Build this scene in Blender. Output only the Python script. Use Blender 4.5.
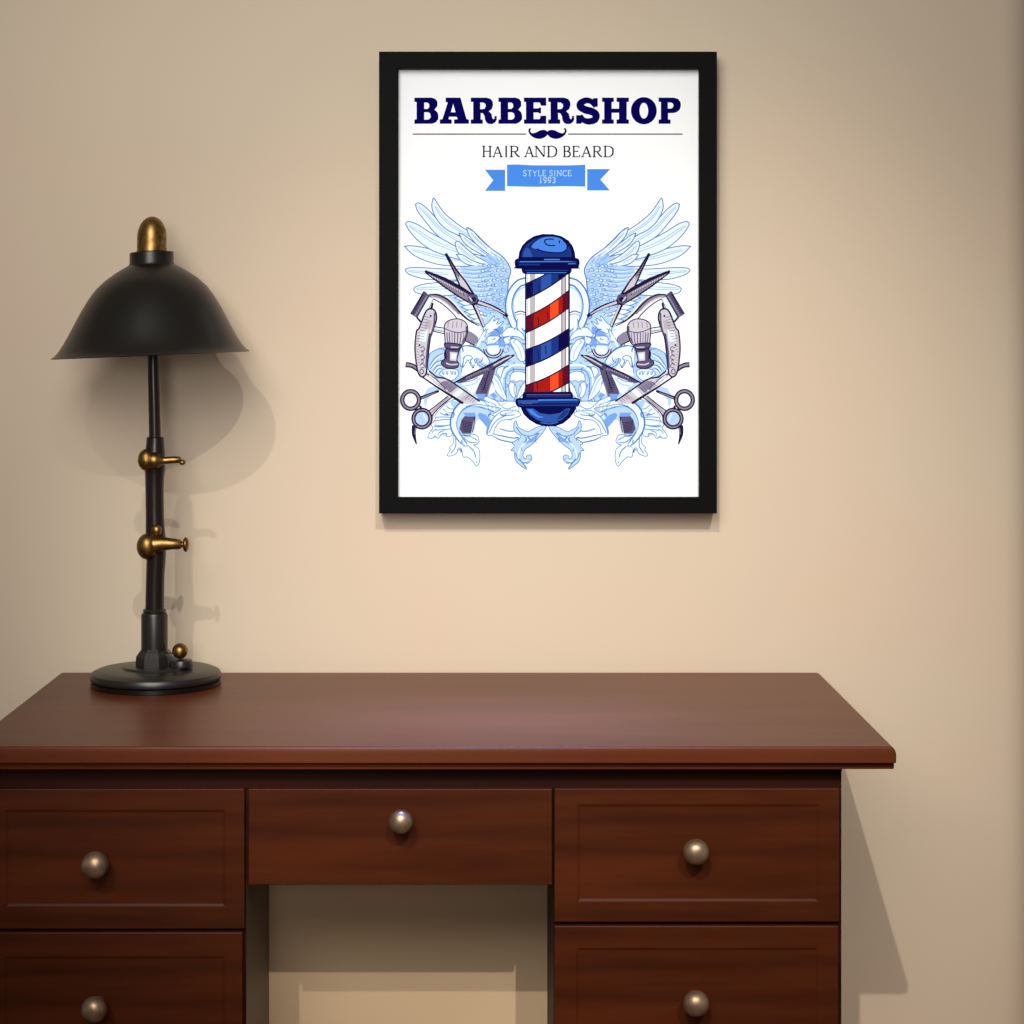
import bpy, bmesh, math, random
from mathutils import Vector, Matrix
from mathutils.geometry import tessellate_polygon

for o in list(bpy.data.objects):
    bpy.data.objects.remove(o, do_unlink=True)
SC = bpy.context.scene
COL = SC.collection
R = math.radians

# ------------------------------------------------------------------ camera
F = 2000.0            # focal length in pixels of the 1024 px frame
VX, VY = 487.0, 341.0 # vanishing point of the level camera
CH = 1.379            # camera height
cam = bpy.data.cameras.new('camera')
cam.sensor_width = 36.0
cam.lens = F / 1024.0 * 36.0
cam.shift_x = (512 - VX) / 1024.0
cam.shift_y = -(512 - VY) / 1024.0
cam.clip_start = 0.05
co = bpy.data.objects.new('camera', cam)
co.location = (0, 0, CH)
co.rotation_euler = (R(90), 0, 0)
COL.objects.link(co)
SC.camera = co

# ------------------------------------------------------------------ world, lights, exposure
w = bpy.data.worlds.new('world')
w.use_nodes = True
SC.world = w
bg = w.node_tree.nodes['Background']
bg.inputs['Color'].default_value = (1.0, 0.95, 0.88, 1)
bg.inputs['Strength'].default_value = 0.16

def aim(o, tgt):
    o.rotation_euler = (Vector(tgt) - o.location).to_track_quat('-Z', 'Y').to_euler()

def spot(name, loc, tgt, power, angle, blend, radius, colour):
    l = bpy.data.lights.new(name, 'SPOT')
    l.energy = power; l.spot_size = R(angle); l.spot_blend = blend
    l.shadow_soft_size = radius; l.color = colour
    o = bpy.data.objects.new(name, l); o.location = loc; COL.objects.link(o); aim(o, tgt)
    return o

def area(name, loc, tgt, power, sx, sy, colour, spread=180):
    l = bpy.data.lights.new(name, 'AREA')
    l.shape = 'RECTANGLE'; l.size = sx; l.size_y = sy; l.energy = power; l.color = colour
    l.spread = R(spread)
    o = bpy.data.objects.new(name, l); o.location = loc; COL.objects.link(o); aim(o, tgt)
    return o

# two distant spots high behind the camera (their crossed shadows show below the frame, beside and under the desk)
def far_spot(tgt, sx, sz, dist, power, angle, radius):
    t = Vector(tgt)
    return spot('ceiling_spot', (t.x - sx*dist, t.y - dist, t.z + sz*dist), t, power, angle, 1.0, radius, (1.0, 0.93, 0.85))
far_spot((0.34, 3.6, 0.73), 0.205, 0.776, 14, 4400, 8.5, 0.07)
far_spot((0.22, 3.6, 0.76), -0.152, 0.680, 14, 4600, 8.1, 0.07)
# soft fill lights added to brighten the wall, no visible source
spot('fill_light', (-0.60, 0.2, 2.75), (0.10, 3.78, 1.66), 375, 64, 1.0, 0.95, (1.0, 0.97, 0.93))
spot('fill_light', (-0.36, -0.6, 1.62), (-0.44, 3.78, 1.38), 150, 36, 1.0, 0.40, (1.0, 0.97, 0.93))
# unseen violet light, added only to tint the desktop
area('violet_fill', (0.02, 3.22, 3.0), (0.02, 3.25, 0.76), 3.2, 0.50, 0.05, (0.12, 0.20, 1.0), 16)

SC.view_settings.view_transform = 'Standard'
SC.view_settings.look = 'None'
SC.view_settings.gamma = 1
SC.view_settings.use_curve_mapping = False
SC.view_settings.exposure = 0.0

# ------------------------------------------------------------------ helpers
def s2l(c):
    c = c / 255.0
    return c / 12.92 if c <= 0.04045 else ((c + 0.055) / 1.055) ** 2.4
def srgb(r, g, b): return (s2l(r), s2l(g), s2l(b), 1)

def px(x, Y): return (x - VX) * Y / F
def pz(y, Y): return CH - (y - VY) * Y / F

def mat(name, col, rough=0.5, metal=0.0, spec=0.5, noise=None, bump=None, coat=0.0):
    """noise = (scale xyz, detail, colour2, lo, hi); bump = (scale xyz, strength, distance)"""
    m = bpy.data.materials.new(name); m.use_nodes = True
    nt = m.node_tree; b = nt.nodes['Principled BSDF']
    b.inputs['Base Color'].default_value = col
    b.inputs['Roughness'].default_value = rough
    b.inputs['Metallic'].default_value = metal
    b.inputs['Specular IOR Level'].default_value = spec
    b.inputs['Coat Weight'].default_value = coat
    b.inputs['Coat Roughness'].default_value = 0.25
    tc = nt.nodes.new('ShaderNodeTexCoord')
    def nz(scale, detail):
        mp = nt.nodes.new('ShaderNodeMapping'); mp.inputs['Scale'].default_value = scale
        n = nt.nodes.new('ShaderNodeTexNoise'); n.inputs['Scale'].default_value = 1.0
        n.inputs['Detail'].default_value = detail
        nt.links.new(tc.outputs['Object'], mp.inputs['Vector'])
        nt.links.new(mp.outputs['Vector'], n.inputs['Vector'])
        return n
    if noise:
        n = nz(noise[0], noise[1])
        r = nt.nodes.new('ShaderNodeValToRGB')
        r.color_ramp.elements[0].position = noise[3]; r.color_ramp.elements[1].position = noise[4]
        r.color_ramp.elements[0].color = noise[2]; r.color_ramp.elements[1].color = col
        nt.links.new(n.outputs['Fac'], r.inputs['Fac'])
        nt.links.new(r.outputs['Color'], b.inputs['Base Color'])
    if bump:
        n = nz(bump[0], 4)
        bp = nt.nodes.new('ShaderNodeBump')
        bp.inputs['Strength'].default_value = bump[1]; bp.inputs['Distance'].default_value = bump[2]
        nt.links.new(n.outputs['Fac'], bp.inputs['Height'])
        nt.links.new(bp.outputs['Normal'], b.inputs['Normal'])
    return m

def obj(name, bm, mats, parent=None, smooth=False, angle=35):
    me = bpy.data.meshes.new(name)
    bm.normal_update()
    bm.to_mesh(me); bm.free()
    for m in (mats if isinstance(mats, list) else [mats]): me.materials.append(m)
    if smooth:
        for p in me.polygons: p.use_smooth = True
        me.set_sharp_from_angle(angle=R(angle))
    o = bpy.data.objects.new(name, me); COL.objects.link(o)
    if parent:
        o.parent = parent
    return o

def structure(o): o['kind'] = 'structure'; return o

def thing(name, label, cat, loc):
    o = bpy.data.objects.new(name, None); o.empty_display_size = 0.1
    o.location = loc; COL.objects.link(o); o['label'] = label; o['category'] = cat
    return o

def add_box(bm, x0, x1, y0, y1, z0, z1, bevel=0.0, segs=2):
    t = bmesh.new()
    bmesh.ops.create_cube(t, size=1)
    for v in t.verts:
        v.co = Vector(((x0+x1)/2 + v.co.x*(x1-x0), (y0+y1)/2 + v.co.y*(y1-y0), (z0+z1)/2 + v.co.z*(z1-z0)))
    if bevel:
        bmesh.ops.bevel(t, geom=t.edges[:], offset=bevel, segments=segs, profile=0.6, affect='EDGES')
    me = bpy.data.meshes.new('t'); t.to_mesh(me); t.free(); bm.from_mesh(me); bpy.data.meshes.remove(me)

def lathe(bm, prof, n=64, M=None, sx=1.0, sy=1.0):
    """prof = [(radius, z)...] revolved round z; closed with caps when radius > 0 at the ends"""
    M = M or Matrix()
    rings = []
    for r, z in prof:
        if r < 1e-6:
            rings.append([bm.verts.new(M @ Vector((0, 0, z)))])
        else:
            rings.append([bm.verts.new(M @ Vector((r*sx*math.cos(2*math.pi*k/n), r*sy*math.sin(2*math.pi*k/n), z))) for k in range(n)])
    for a, b in zip(rings, rings[1:]):
        for k in range(n):
            k2 = (k+1) % n
            if len(a) == 1 and len(b) == 1: continue
            if len(a) == 1: bm.faces.new((a[0], b[k2], b[k]))
            elif len(b) == 1: bm.faces.new((a[k], a[k2], b[0]))
            else: bm.faces.new((a[k], a[k2], b[k2], b[k]))
    if len(rings[0]) > 1: bm.faces.new(list(reversed(rings[0])))
    if len(rings[-1]) > 1: bm.faces.new(rings[-1])

def ball(bm, c, rx, ry=None, rz=None, n=32):
    ry = ry or rx; rz = rz or rx
    bmesh.ops.create_uvsphere(bm, u_segments=n, v_segments=n//2, radius=1,
        matrix=Matrix.Translation(c) @ Matrix.Diagonal((rx, ry, rz, 1)))

AX = Matrix.Rotation(R(90), 4, 'Y')      # local z -> world +x

# ------------------------------------------------------------------ materials
WALLC = srgb(208, 193, 171)
M_wall = mat('wall_paint', WALLC, 0.9, spec=0.1, noise=((1.3, 1.3, 1.7), 2, srgb(210, 190, 168), 0.35, 0.65),
             bump=((260, 260, 260), 0.05, 0.001))
M_floor = mat('floor_boards', srgb(160, 112, 74), 0.5, noise=((2, 30, 2), 4, srgb(130, 86, 54), 0.3, 0.7))
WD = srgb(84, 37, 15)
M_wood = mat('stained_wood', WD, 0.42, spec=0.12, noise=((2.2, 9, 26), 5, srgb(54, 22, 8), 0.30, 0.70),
             bump=((6, 30, 90), 0.03, 0.001))
M_top = mat('polished_wood', srgb(102, 50, 26), 0.36, spec=0.20, noise=((2.0, 16, 10), 5, srgb(86, 40, 20), 0.30, 0.70))
M_dark = mat('wood_inner_side', srgb(104, 84, 62), 0.5, spec=0.5, noise=((8, 8, 2), 3, srgb(92, 72, 50), 0.3, 0.7))
M_panel = mat('beige_panel', srgb(208, 182, 148), 0.8, spec=0.1, noise=((3, 3, 3), 2, srgb(202, 174, 140), 0.3, 0.7))
M_rail = mat('shaded_wood', srgb(50, 20, 10), 0.5, spec=0.08, noise=((2.2, 9, 26), 5, srgb(36, 14, 7), 0.3, 0.7))  # darker copy of the stained wood, shade under the top put into its colour
M_knob = mat('aged_brass_knob', srgb(186, 160, 134), 0.40, metal=0.8, noise=((60, 60, 60), 3, srgb(140, 112, 86), 0.3, 0.7))
M_brass = mat('antique_brass', srgb(152, 120, 70), 0.40, metal=1.0, noise=((90, 90, 90), 3, srgb(112, 80, 42), 0.3, 0.65))
M_shade = mat('satin_black_metal', srgb(19, 17, 15), 0.33, spec=0.4)
M_black = mat('black_metal', srgb(26, 24, 22), 0.36, spec=0.5)
M_pole = mat('dark_bronze_pole', srgb(26, 16, 14), 0.30, spec=0.4)
M_rubber = mat('gloss_black_rim', srgb(14, 12, 11), 0.3, spec=0.5)
M_frame = mat('black_frame', srgb(9, 9, 10), 0.6, spec=0.06)

# ------------------------------------------------------------------ room
YW = 3.783                      # wall plane
bm = bmesh.new()                # wall with a rounded outer corner at the right
xc = px(1001, YW); rad = 0.075; th = 0.2
prof = [(-4.0, YW), (xc, YW)]
for k in range(1, 17):
    a = R(90) * k / 16
    prof.append((xc + rad*math.sin(a), YW + rad - rad*math.cos(a)))
prof += [(xc + rad, YW + 1.2), (-4.0, YW + 1.2)]
lo = [bm.verts.new((x, y, 0)) for x, y in prof]
hi = [bm.verts.new((x, y, 5.6)) for x, y in prof]
for k in range(len(prof)):
    k2 = (k+1) % len(prof)
    bm.faces.new((lo[k], lo[k2], hi[k2], hi[k]))
bm.faces.new(hi); bm.faces.new(list(reversed(lo)))
structure(obj('wall_back', bm, M_wall, smooth=True, angle=20))
bm = bmesh.new(); add_box(bm, -4, 4, -4, YW + 1.2, -0.05, 0.0)
structure(obj('floor', bm, M_floor))

# ------------------------------------------------------------------ desk
YF, YB = 3.052, 3.733
TZ = 0.760
desk = thing('desk', 'reddish brown wooden pedestal desk with kneehole and round metal knobs before the beige wall', 'desk', (-0.087, 3.4, 0))
DL = Vector((-0.087, 3.4, 0))
def dpart(name, bm, m, parent=None, smooth=False):
    """mesh built in world coordinates, moved into the frame of its parent"""
    off = DL if parent is None else parent['_o']
    off = Vector(off)
    bmesh.ops.translate(bm, verts=bm.verts[:], vec=-off)
    o = obj(name, bm, m, desk if parent is None else parent, smooth)
    return o

# tabletop: chamfered upper edge, straight face, undercut lower step
SX0, SX1 = -0.802, px(897, YF)
def slab_ring(bm, inset, z, fi=None):
    x0, x1, y0, y1 = SX0 + inset, SX1 - inset, YF + (inset if fi is None else fi), YB
    r = max(0.002, 0.006 - inset*0.3); pts = []
    for cx, cy, a0 in ((x0+r, y0+r, 180), (x1-r, y0+r, 270)):
        for k in range(5):
            a = R(a0 + 90*k/4); pts.append((cx + r*math.cos(a), cy + r*math.sin(a)))
    pts += [(x1, y1), (x0, y1)]
    return [bm.verts.new((x, y, z)) for x, y in pts]
bm = bmesh.new()
rs = [slab_ring(bm, *a_) for a_ in ((0.004, TZ - 0.0375, 0.016), (0.001, TZ - 0.0370, 0.013), (0.001, TZ - 0.0275, 0.011), (0.0005, TZ - 0.0255, 0.001), (0.0, TZ - 0.0245, 0.0),
      (0.0, TZ - 0.0130, 0.0), (0.0006, TZ - 0.0100, 0.0), (0.0022, TZ - 0.0060, 0.0001), (0.0045, TZ - 0.0030, 0.0004), (0.0072, TZ - 0.0012, 0.0008), (0.0100, TZ - 0.0003, 0.0016), (0.0120, TZ, 0.0026), (0.0135, TZ, 0.0045), (0.015, TZ, 0.007))]
for a, b in zip(rs, rs[1:]):
    for k in range(len(a)):
        k2 = (k+1) % len(a); bm.faces.new((a[k], a[k2], b[k2], b[k]))
bm.faces.new(rs[-1]); bm.faces.new(list(reversed(rs[0])))
dpart('tabletop', bm, M_top, smooth=True)

YD = 3.086      # front plane of the drawers
YR = 3.098      # rails / carcass front
XL0, XL1 = -0.776, px(246.5, YR)
XR0, XR1 = px(553.5, YR), px(841.5, YR)
bm = bmesh.new()      # apron rail under the top, full width, returns along the sides
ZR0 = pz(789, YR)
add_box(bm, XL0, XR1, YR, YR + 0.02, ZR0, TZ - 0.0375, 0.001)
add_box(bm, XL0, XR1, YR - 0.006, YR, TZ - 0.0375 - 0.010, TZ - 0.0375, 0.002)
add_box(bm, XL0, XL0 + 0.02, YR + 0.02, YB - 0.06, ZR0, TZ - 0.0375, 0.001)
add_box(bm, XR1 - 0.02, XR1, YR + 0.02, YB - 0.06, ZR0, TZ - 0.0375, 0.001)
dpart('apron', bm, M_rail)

PD = 0.45      # depth of the pedestals
for (a, b, left) in ((XL0, XL1, True), (XR0, XR1, False)):
    bm = bmesh.new()
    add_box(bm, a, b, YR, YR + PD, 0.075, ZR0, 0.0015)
    add_box(bm, a + 0.012, b - 0.012, YR + 0.02, YR + PD - 0.02, 0.0, 0.075, 0.001)
    for fc in bm.faces:         # inner side of the left pedestal gets a paler grey-brown colour
        if left and fc.normal.x > 0.9: pass
    bm.normal_update()
    for fc in bm.faces:
        if left and fc.calc_center_median().x > b - 0.0005 and abs(fc.normal.x) > 0.9: fc.material_index = 1
    dpart('pedestal', bm, [M_rail, M_dark])

bm = bmesh.new()
add_box(bm, XL1 - 0.001, XR0 + 0.001, 3.42, 3.436, 0.12, ZR0, 0.0005)
o = dpart('back_panel', bm, M_panel)
o['label'] = 'pale beige board closing the kneehole'

bm = bmesh.new()
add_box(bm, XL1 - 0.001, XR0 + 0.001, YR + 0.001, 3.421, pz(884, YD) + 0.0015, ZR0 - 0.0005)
dpart('drawer_housing', bm, M_rail)  # unseen box behind the centre drawer, added to stop light leaking past it

# drawers: framed front (recessed panel) or plain slab; drawer box behind
def ring_rect(bm, x0, x1, z0, z1, y):
    return [bm.verts.new(p) for p in ((x0, y, z0), (x1, y, z0), (x1, y, z1), (x0, y, z1))]
def drawer(x0, x1, z0, z1, fr, knob, kr, m=None):
    """fr = (left, right, bottom, top) widths of the raised border or None"""
    org = Vector(((x0+x1)/2, YD, (z0+z1)/2))
    bm = bmesh.new()
    b = 0.0014
    rings = [ring_rect(bm, x0, x1, z0, z1, YR - 0.0005), ring_rect(bm, x0, x1, z0, z1, YD + b),
             ring_rect(bm, x0 + b*0.35, x1 - b*0.35, z0 + b*0.35, z1 - b*0.35, YD + b*0.35),
             ring_rect(bm, x0 + b, x1 - b, z0 + b, z1 - b, YD)]
    if fr:
        l, r_, bo, t = fr
        rings.append(ring_rect(bm, x0 + l, x1 - r_, z0 + bo, z1 - t, YD))
        rings.append(ring_rect(bm, x0 + l + 0.0012, x1 - r_ - 0.0012, z0 + bo + 0.0012, z1 - t - 0.0012, YD + 0.0010))
        rings.append(ring_rect(bm, x0 + l + 0.0045, x1 - r_ - 0.0045, z0 + bo + 0.0045, z1 - t - 0.0045, YD + 0.0022))
    for p, q in zip(rings, rings[1:]):
        for k in range(4):
            k2 = (k+1) % 4; bm.faces.new((p[k], p[k2], q[k2], q[k]))
    bm.faces.new(rings[-1]); bm.faces.new(list(reversed(rings[0])))
    bmesh.ops.recalc_face_normals(bm, faces=bm.faces[:])
    bmesh.ops.translate(bm, verts=bm.verts[:], vec=-org)
    d = obj('drawer', bm, m or M_wood, desk); d.location = org - DL
    # knob: rosette, neck, ball
    kx, kz = knob
    bk = bmesh.new()
    surf = YD + (0.0022 if fr else 0)
    Mk = Matrix.Translation((kx - org.x, surf - org.y, kz - org.z)) @ Matrix.Rotation(R(90), 4, 'X')
    pr = [(kr*0.46, -0.001), (kr*0.46, 0.0015), (kr*0.42, 0.003), (kr*0.36, 0.008), (kr*0.34, 0.020)]
    c = 0.021 + kr*0.72
    for k in range(3, 17):
        a = R(-90 + 180*k/16)
        pr.append((kr*math.cos(a), c + kr*0.8*math.sin(a)))
    pr[-1] = (0, c + kr*0.8)
    lathe(bk, pr, 40, Mk)
    obj('knob', bk, M_knob, d, smooth=True, angle=50)
    return d
PXF = YD / F
zl = lambda y: pz(y, YD)
xl = lambda x: px(x, YD)
# left pedestal
drawer(XL0 + 0.004, xl(244.5), zl(929), zl(789), ((244.5-225.5)*PXF,)*2 + (22*PXF, 21*PXF), (px(95.5, YD-.03), pz(864.5, YD-.03)), 0.0208)
drawer(XL0 + 0.004, xl(242.5), zl(1082), zl(932.5), ((18)*PXF,)*2 + (22*PXF, 24*PXF), (px(94.5, YD-.03), pz(1009, YD-.03)), 0.0200)
# centre
drawer(xl(248.5), xl(552), zl(885), zl(789), None, (px(401, YD-.03), pz(821, YD-.03)), 0.0185, M_wood)
# right pedestal
drawer(xl(554.5), xl(839.5), zl(922), zl(788.5), (23*PXF, 21*PXF, 20*PXF, 16*PXF), (px(696, YD-.03), pz(851.5, YD-.03)), 0.0200)
drawer(xl(554.5), xl(838.5), zl(1078), zl(926), (22*PXF, 21*PXF, 20*PXF, 22*PXF), (px(696, YD-.03), pz(1003, YD-.03)), 0.0200)

# ------------------------------------------------------------------ lamp
YL = 3.603
LX, LZ = px(156, YL), TZ
U = YL / F        # one photo pixel at the lamp
lamp = thing('desk_lamp', 'black metal lamp with bell shade and brass finial standing on the left of the desk', 'lamp', (LX, YL, LZ))
def lx(x): return px(x, YL) - LX
def lz(y): return pz(y, YL) - LZ
def lm(x, y, dy=0.0): return Vector((lx(x), dy, lz(y)))

bm = bmesh.new()
Rb = 65*U
lathe(bm, [(Rb*0.97, 0.0), (Rb*0.99, 0.001), (Rb*0.995, 0.0085), (Rb*0.97, 0.010)], 96)
pb = obj('base_rim', bm, M_rubber, lamp, True)
bm = bmesh.new()
lathe(bm, [(Rb*0.96, 0.0095), (Rb*0.995, 0.0115), (Rb, 0.0135), (Rb, 0.0185), (Rb*0.975, 0.0235), (Rb*0.90, 0.0275),
           (Rb*0.80, 0.0295), (Rb*0.52, 0.0315), (Rb*0.50, 0.0345), (Rb*0.45, 0.0355), (Rb*0.1, 0.036)], 96)
obj('base', bm, M_black, lamp, True)
# foot block, sleeve
bm = bmesh.new()
cx = lx(154.5)
T = Matrix.Translation((cx, 0, 0))
lathe(bm, [(0.0345, 0.0345), (0.0345, 0.036), (0.0335, 0.052), (0.0265, 0.062), (0.0245, 0.063), (0.0242, 0.066)], 8, T @ Matrix.Rotation(R(22.5), 4, 'Z'))
obj('foot_block', bm, M_black, lamp, True, 20)
bm = bmesh.new()
zt = lz(611)
lathe(bm, [(0.0238, 0.0655), (0.0238, zt - 0.008), (0.0225, zt - 0.004), (0.0200, zt - 0.003), (0.0208, zt), (0.0208, zt + 0.002), (0.0185, zt + 0.004)], 40, T)
obj('sleeve', bm, M_black, lamp, True)
# side clamp screw of the foot: dark cup with a brass ball
bm = bmesh.new()
sxp = lx(181)
lathe(bm, [(0.0215, 0.0345), (0.022, 0.039), (0.019, 0.046), (0.012, 0.0475)], 32, Matrix.Translation((sxp + 0.002, -0.012, 0)))
add_box(bm, lx(166), sxp, -0.018, 0.004, 0.0345, 0.058, 0.003)
obj('screw_cup', bm, M_black, lamp, True)
bm = bmesh.new(); ball(bm, Vector((sxp, -0.012, lz(650))), 7.8*U)
obj('base_screw', bm, M_brass, lamp, True, 60)

def tube(bm, pts, n=28):
    """pts = [(vector, radius)] smooth chain"""
    P = [Vector(p) for p, r in pts]; rr = [r for p, r in pts]; rings = []
    for i, p in enumerate(P):
        d = (P[min(i+1, len(P)-1)] - P[max(i-1, 0)]).normalized()
        ref = Vector((0, 1, 0)); u_ = ref.cross(d).normalized(); v_ = d.cross(u_).normalized()
        rings.append([bm.verts.new(p + (u_*math.cos(2*math.pi*k/n) + v_*math.sin(2*math.pi*k/n))*rr[i]) for k in range(n)])
    for a, b in zip(rings, rings[1:]):
        for k in range(n):
            k2 = (k+1) % n; bm.faces.new((a[k], a[k2], b[k2], b[k]))
    bm.faces.new(list(reversed(rings[0]))); bm.faces.new(rings[-1])
bm = bmesh.new()
tube(bm, [(lm(154.7, 612), 9.4*U), (lm(154.8, 600), 9.3*U), (lm(155.3, 575), 9.2*U), (lm(156.2, 558), 9.6*U), (lm(156.0, 545), 10.2*U),
          (lm(155.3, 530), 9.6*U), (lm(154.9, 515), 9.1*U), (lm(154.6, 490), 9.1*U), (lm(154.7, 478), 9.4*U), (lm(154.9, 470), 10.0*U)])
obj('pole', bm, M_pole, lamp, True)
bm = bmesh.new()
tube(bm, [(lm(154.9, 474), 9.6*U), (lm(154.9, 470), 10.4*U), (lm(155.0, 452), 10.0*U), (lm(155.2, 444), 8.9*U), (lm(155.2, 438), 8.7*U), (lm(155.2, 437), 7.6*U)])
obj('upper_collar', bm, M_pole, lamp, True)
bm = bmesh.new()
tube(bm, [(lm(155.0, 440), 5.9*U), (lm(154.4, 410), 5.8*U), (lm(153.5, 375), 5.7*U), (lm(153.0, 330), 5.7*U), (lm(152.0, 270), 5.6*U)])
obj('rod', bm, M_pole, lamp, True)

# upper clamp: brass ball, collar, lever with hooked tip
def clamp(y, ballc, br, cone, tip, extra):
    bm = bmesh.new()
    ball(bm, ballc, br[0], br[0]*0.95, br[1])
    cl = obj('clamp_knob', bm, M_brass, lamp, True, 60)
    bm = bmesh.new()
    tube(bm, cone)
    for c, r, rz, ry in tip: ball(bm, c, r, ry, rz, 24)
    obj('lever', bm, M_brass, cl, True, 50)
    return cl
f = -0.012
clamp(459, lm(148, 459.5, f - 0.004), (8.6*U, 11.0*U),
      [(lm(152, 459.5, f - .008), 4*U), (lm(154, 459.5, f - .008), 8*U), (lm(157, 460, f - .008), 8.6*U), (lm(161, 460, f - .008), 7.2*U), (lm(164, 460, f - .008), 4.2*U), (lm(167, 459.8, f - .008), 3.6*U), (lm(176, 459.2, f - .008), 3.5*U), (lm(181, 459.2, f - .008), 3.2*U), (lm(182.0, 460, f - .008), 2.2*U)],
      [(lm(184, 461.8, f - .008), 3.4*U, 2.8*U, 3.2*U)], None)
clamp(544, lm(149, 545.5, f - 0.006), (10.6*U, 13.0*U),
      [(lm(153, 544, f - .008), 5*U), (lm(156, 543.5, f - .008), 8.5*U), (lm(161, 543.0, f - .008), 8.0*U), (lm(165, 542.6, f - .008), 7.0*U), (lm(174, 542.8, f - .008), 5.6*U), (lm(182, 543.2, f - .008), 5.0*U), (lm(184, 543.3, f - .008), 2.6*U), (lm(186, 543.3, f - .008), 2.6*U)],
      [(lm(187.5, 543.4, f - .008), 3.2*U, 7.4*U, 7.0*U)], None)
bm = bmesh.new(); ball(bm, lm(158, 529.5, -0.016), 5.2*U, 5*U, 6*U, 24)
obj('set_screw', bm, M_brass, lamp, True, 60)

# shade, slightly tilted (right side higher)
sp = bpy.data.objects.new('shade', None)
cS = lm(151.0, 355)
MS = Matrix.Translation(cS) @ Matrix(((1, 0, 0.007, 0), (0, 1, 0, 0), (0.042, 0, 1, 0), (0, 0, 0, 1)))
prof_o = [(20.5, 103), (21.6, 102.5), (21.9, 101), (21.9, 92), (23.0, 90), (28.5, 87), (36, 82.5), (46, 75.5), (55, 67), (62, 57.5), (69, 46), (74.5, 35.5),
          (80.5, 24), (86, 14), (90.5, 7), (94.5, 2.5), (98.2, 0)]
out = [(r*U, z*U) for r, z in prof_o]
inn = [(max(r*U - 0.0014, 0.004), z*U - 0.0012) for r, z in reversed(prof_o)]
bm = bmesh.new()
n = 96
ring = [[bm.verts.new(MS @ Vector((r*math.cos(2*math.pi*k/n), r*math.sin(2*math.pi*k/n), z))) for k in range(n)] for r, z in out + inn]
for a, b in zip(ring, ring[1:]):
    for k in range(n):
        k2 = (k+1) % n; bm.faces.new((a[k], b[k], b[k2], a[k2]))
bm.faces.new(ring[0]); bm.faces.new(list(reversed(ring[-1])))
bmesh.ops.recalc_face_normals(bm, faces=bm.faces[:])
obj('lamp_shade', bm, M_shade, lamp, True, 30)
bm = bmesh.new()
pf = [(14.2, 102.4), (14.8, 103), (15.0, 104.5), (14.6, 106), (14.6, 118)]
for k in range(1, 10):
    a = R(90*k/9); pf.append((14.6*math.cos(a) if k < 9 else 0, 118 + 20.5*math.sin(a)))
lathe(bm, [(r*U, z*U) for r, z in pf], 40, MS)
obj('finial', bm, M_brass, lamp, True, 50)
bpy.data.objects.remove(sp)

# ------------------------------------------------------------------ framed poster
FD = 0.055
YFR = YW - FD                 # front of the frame
YP = YFR + 0.020              # paper plane
fx0, fx1, fz0, fz1 = px(379, YFR), px(717, YFR), pz(513.5, YFR), pz(51.5, YFR)
ix0, ix1, iz0, iz1 = px(398, YFR), px(699.5, YFR), pz(497.5, YFR), pz(68.5, YFR)
PC = Vector(((fx0+fx1)/2, YW, (fz0+fz1)/2))
pict = thing('framed_poster', 'black framed barbershop poster with striped pole and wings hanging on the wall', 'picture', PC)
bm = bmesh.new()
def rr(x0, x1, z0, z1, y): return [bm.verts.new(Vector(p) - PC) for p in ((x0, y, z0), (x1, y, z0), (x1, y, z1), (x0, y, z1))]
b = 0.0012
q = [rr(ix0, ix1, iz0, iz1, YW - 0.022), rr(fx0, fx1, fz0, fz1, YW - 0.0005), rr(fx0, fx1, fz0, fz1, YFR + b),
     rr(fx0+b, fx1-b, fz0+b, fz1-b, YFR), rr(ix0-b, ix1+b, iz0-b, iz1+b, YFR), rr(ix0, ix1, iz0, iz1, YFR + b), rr(ix0, ix1, iz0, iz1, YW - 0.022)]
q[0] = q[-1]
q = q[1:]
for a_, b_ in zip(q, q[1:] ):
    for k in range(4):
        k2 = (k+1) % 4; bm.faces.new((a_[k], a_[k2], b_[k2], b_[k]))
back = q[0]; 
for k in range(4):
    k2 = (k+1) % 4; bm.faces.new((q[-1][k], q[-1][k2], back[k2], back[k]))
bmesh.ops.recalc_face_normals(bm, faces=bm.faces[:])
obj('frame', bm, M_frame, pict)
bm = bmesh.new(); add_box(bm, ix0+.0005-PC.x, ix1-.0005-PC.x, YP + 0.0011 - YW, YW - 0.003 - YW, iz0+.0005-PC.z, iz1-.0005-PC.z)
obj('backing_board', bm, mat('board', srgb(120, 95, 70), 0.9), pict)

# ---- the print: flat inks laid on the paper in photo-pixel measure on the paper plane
INK = {}
INKL = []
def ink(name, r, g, b_):
    INK[name] = len(INKL); INKL.append(mat('ink_' + name, srgb(r, g, b_), 1.0, spec=0.0))
INK['paper'] = 0; INKL.append(mat('poster_paper', (0.93, 0.965, 1.0, 1), 0.9, spec=0.05))
ink('navy', 9, 5, 86); ink('text', 26, 24, 56); ink('rule', 22, 20, 62)
ink('banner', 72, 138, 232); ink('pale_text', 186, 214, 246)
ink('wing_line', 78, 122, 192); ink('wing_soft', 150, 182, 222); ink('tint', 220, 238, 250); ink('tint_two', 172, 203, 242)
ink('sky', 160, 196, 243); ink('cornflower', 112, 156, 226); ink('scroll_line', 74, 122, 190); ink('deep_line', 66, 98, 165)
ink('foam', 218, 236, 250); ink('ink', 30, 22, 58); ink('steel', 134, 129, 152); ink('silver', 196, 193, 209); ink('lead', 84, 78, 112)
ink('pole_deep', 12, 12, 70); ink('pole_mid', 26, 50, 128); ink('pole_blue', 42, 80, 164); ink('pole_light', 66, 126, 222)
ink('red', 156, 28, 20); ink('red_dark', 92, 14, 34); ink('red_light', 238, 74, 36); ink('grey', 176, 174, 182)

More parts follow.
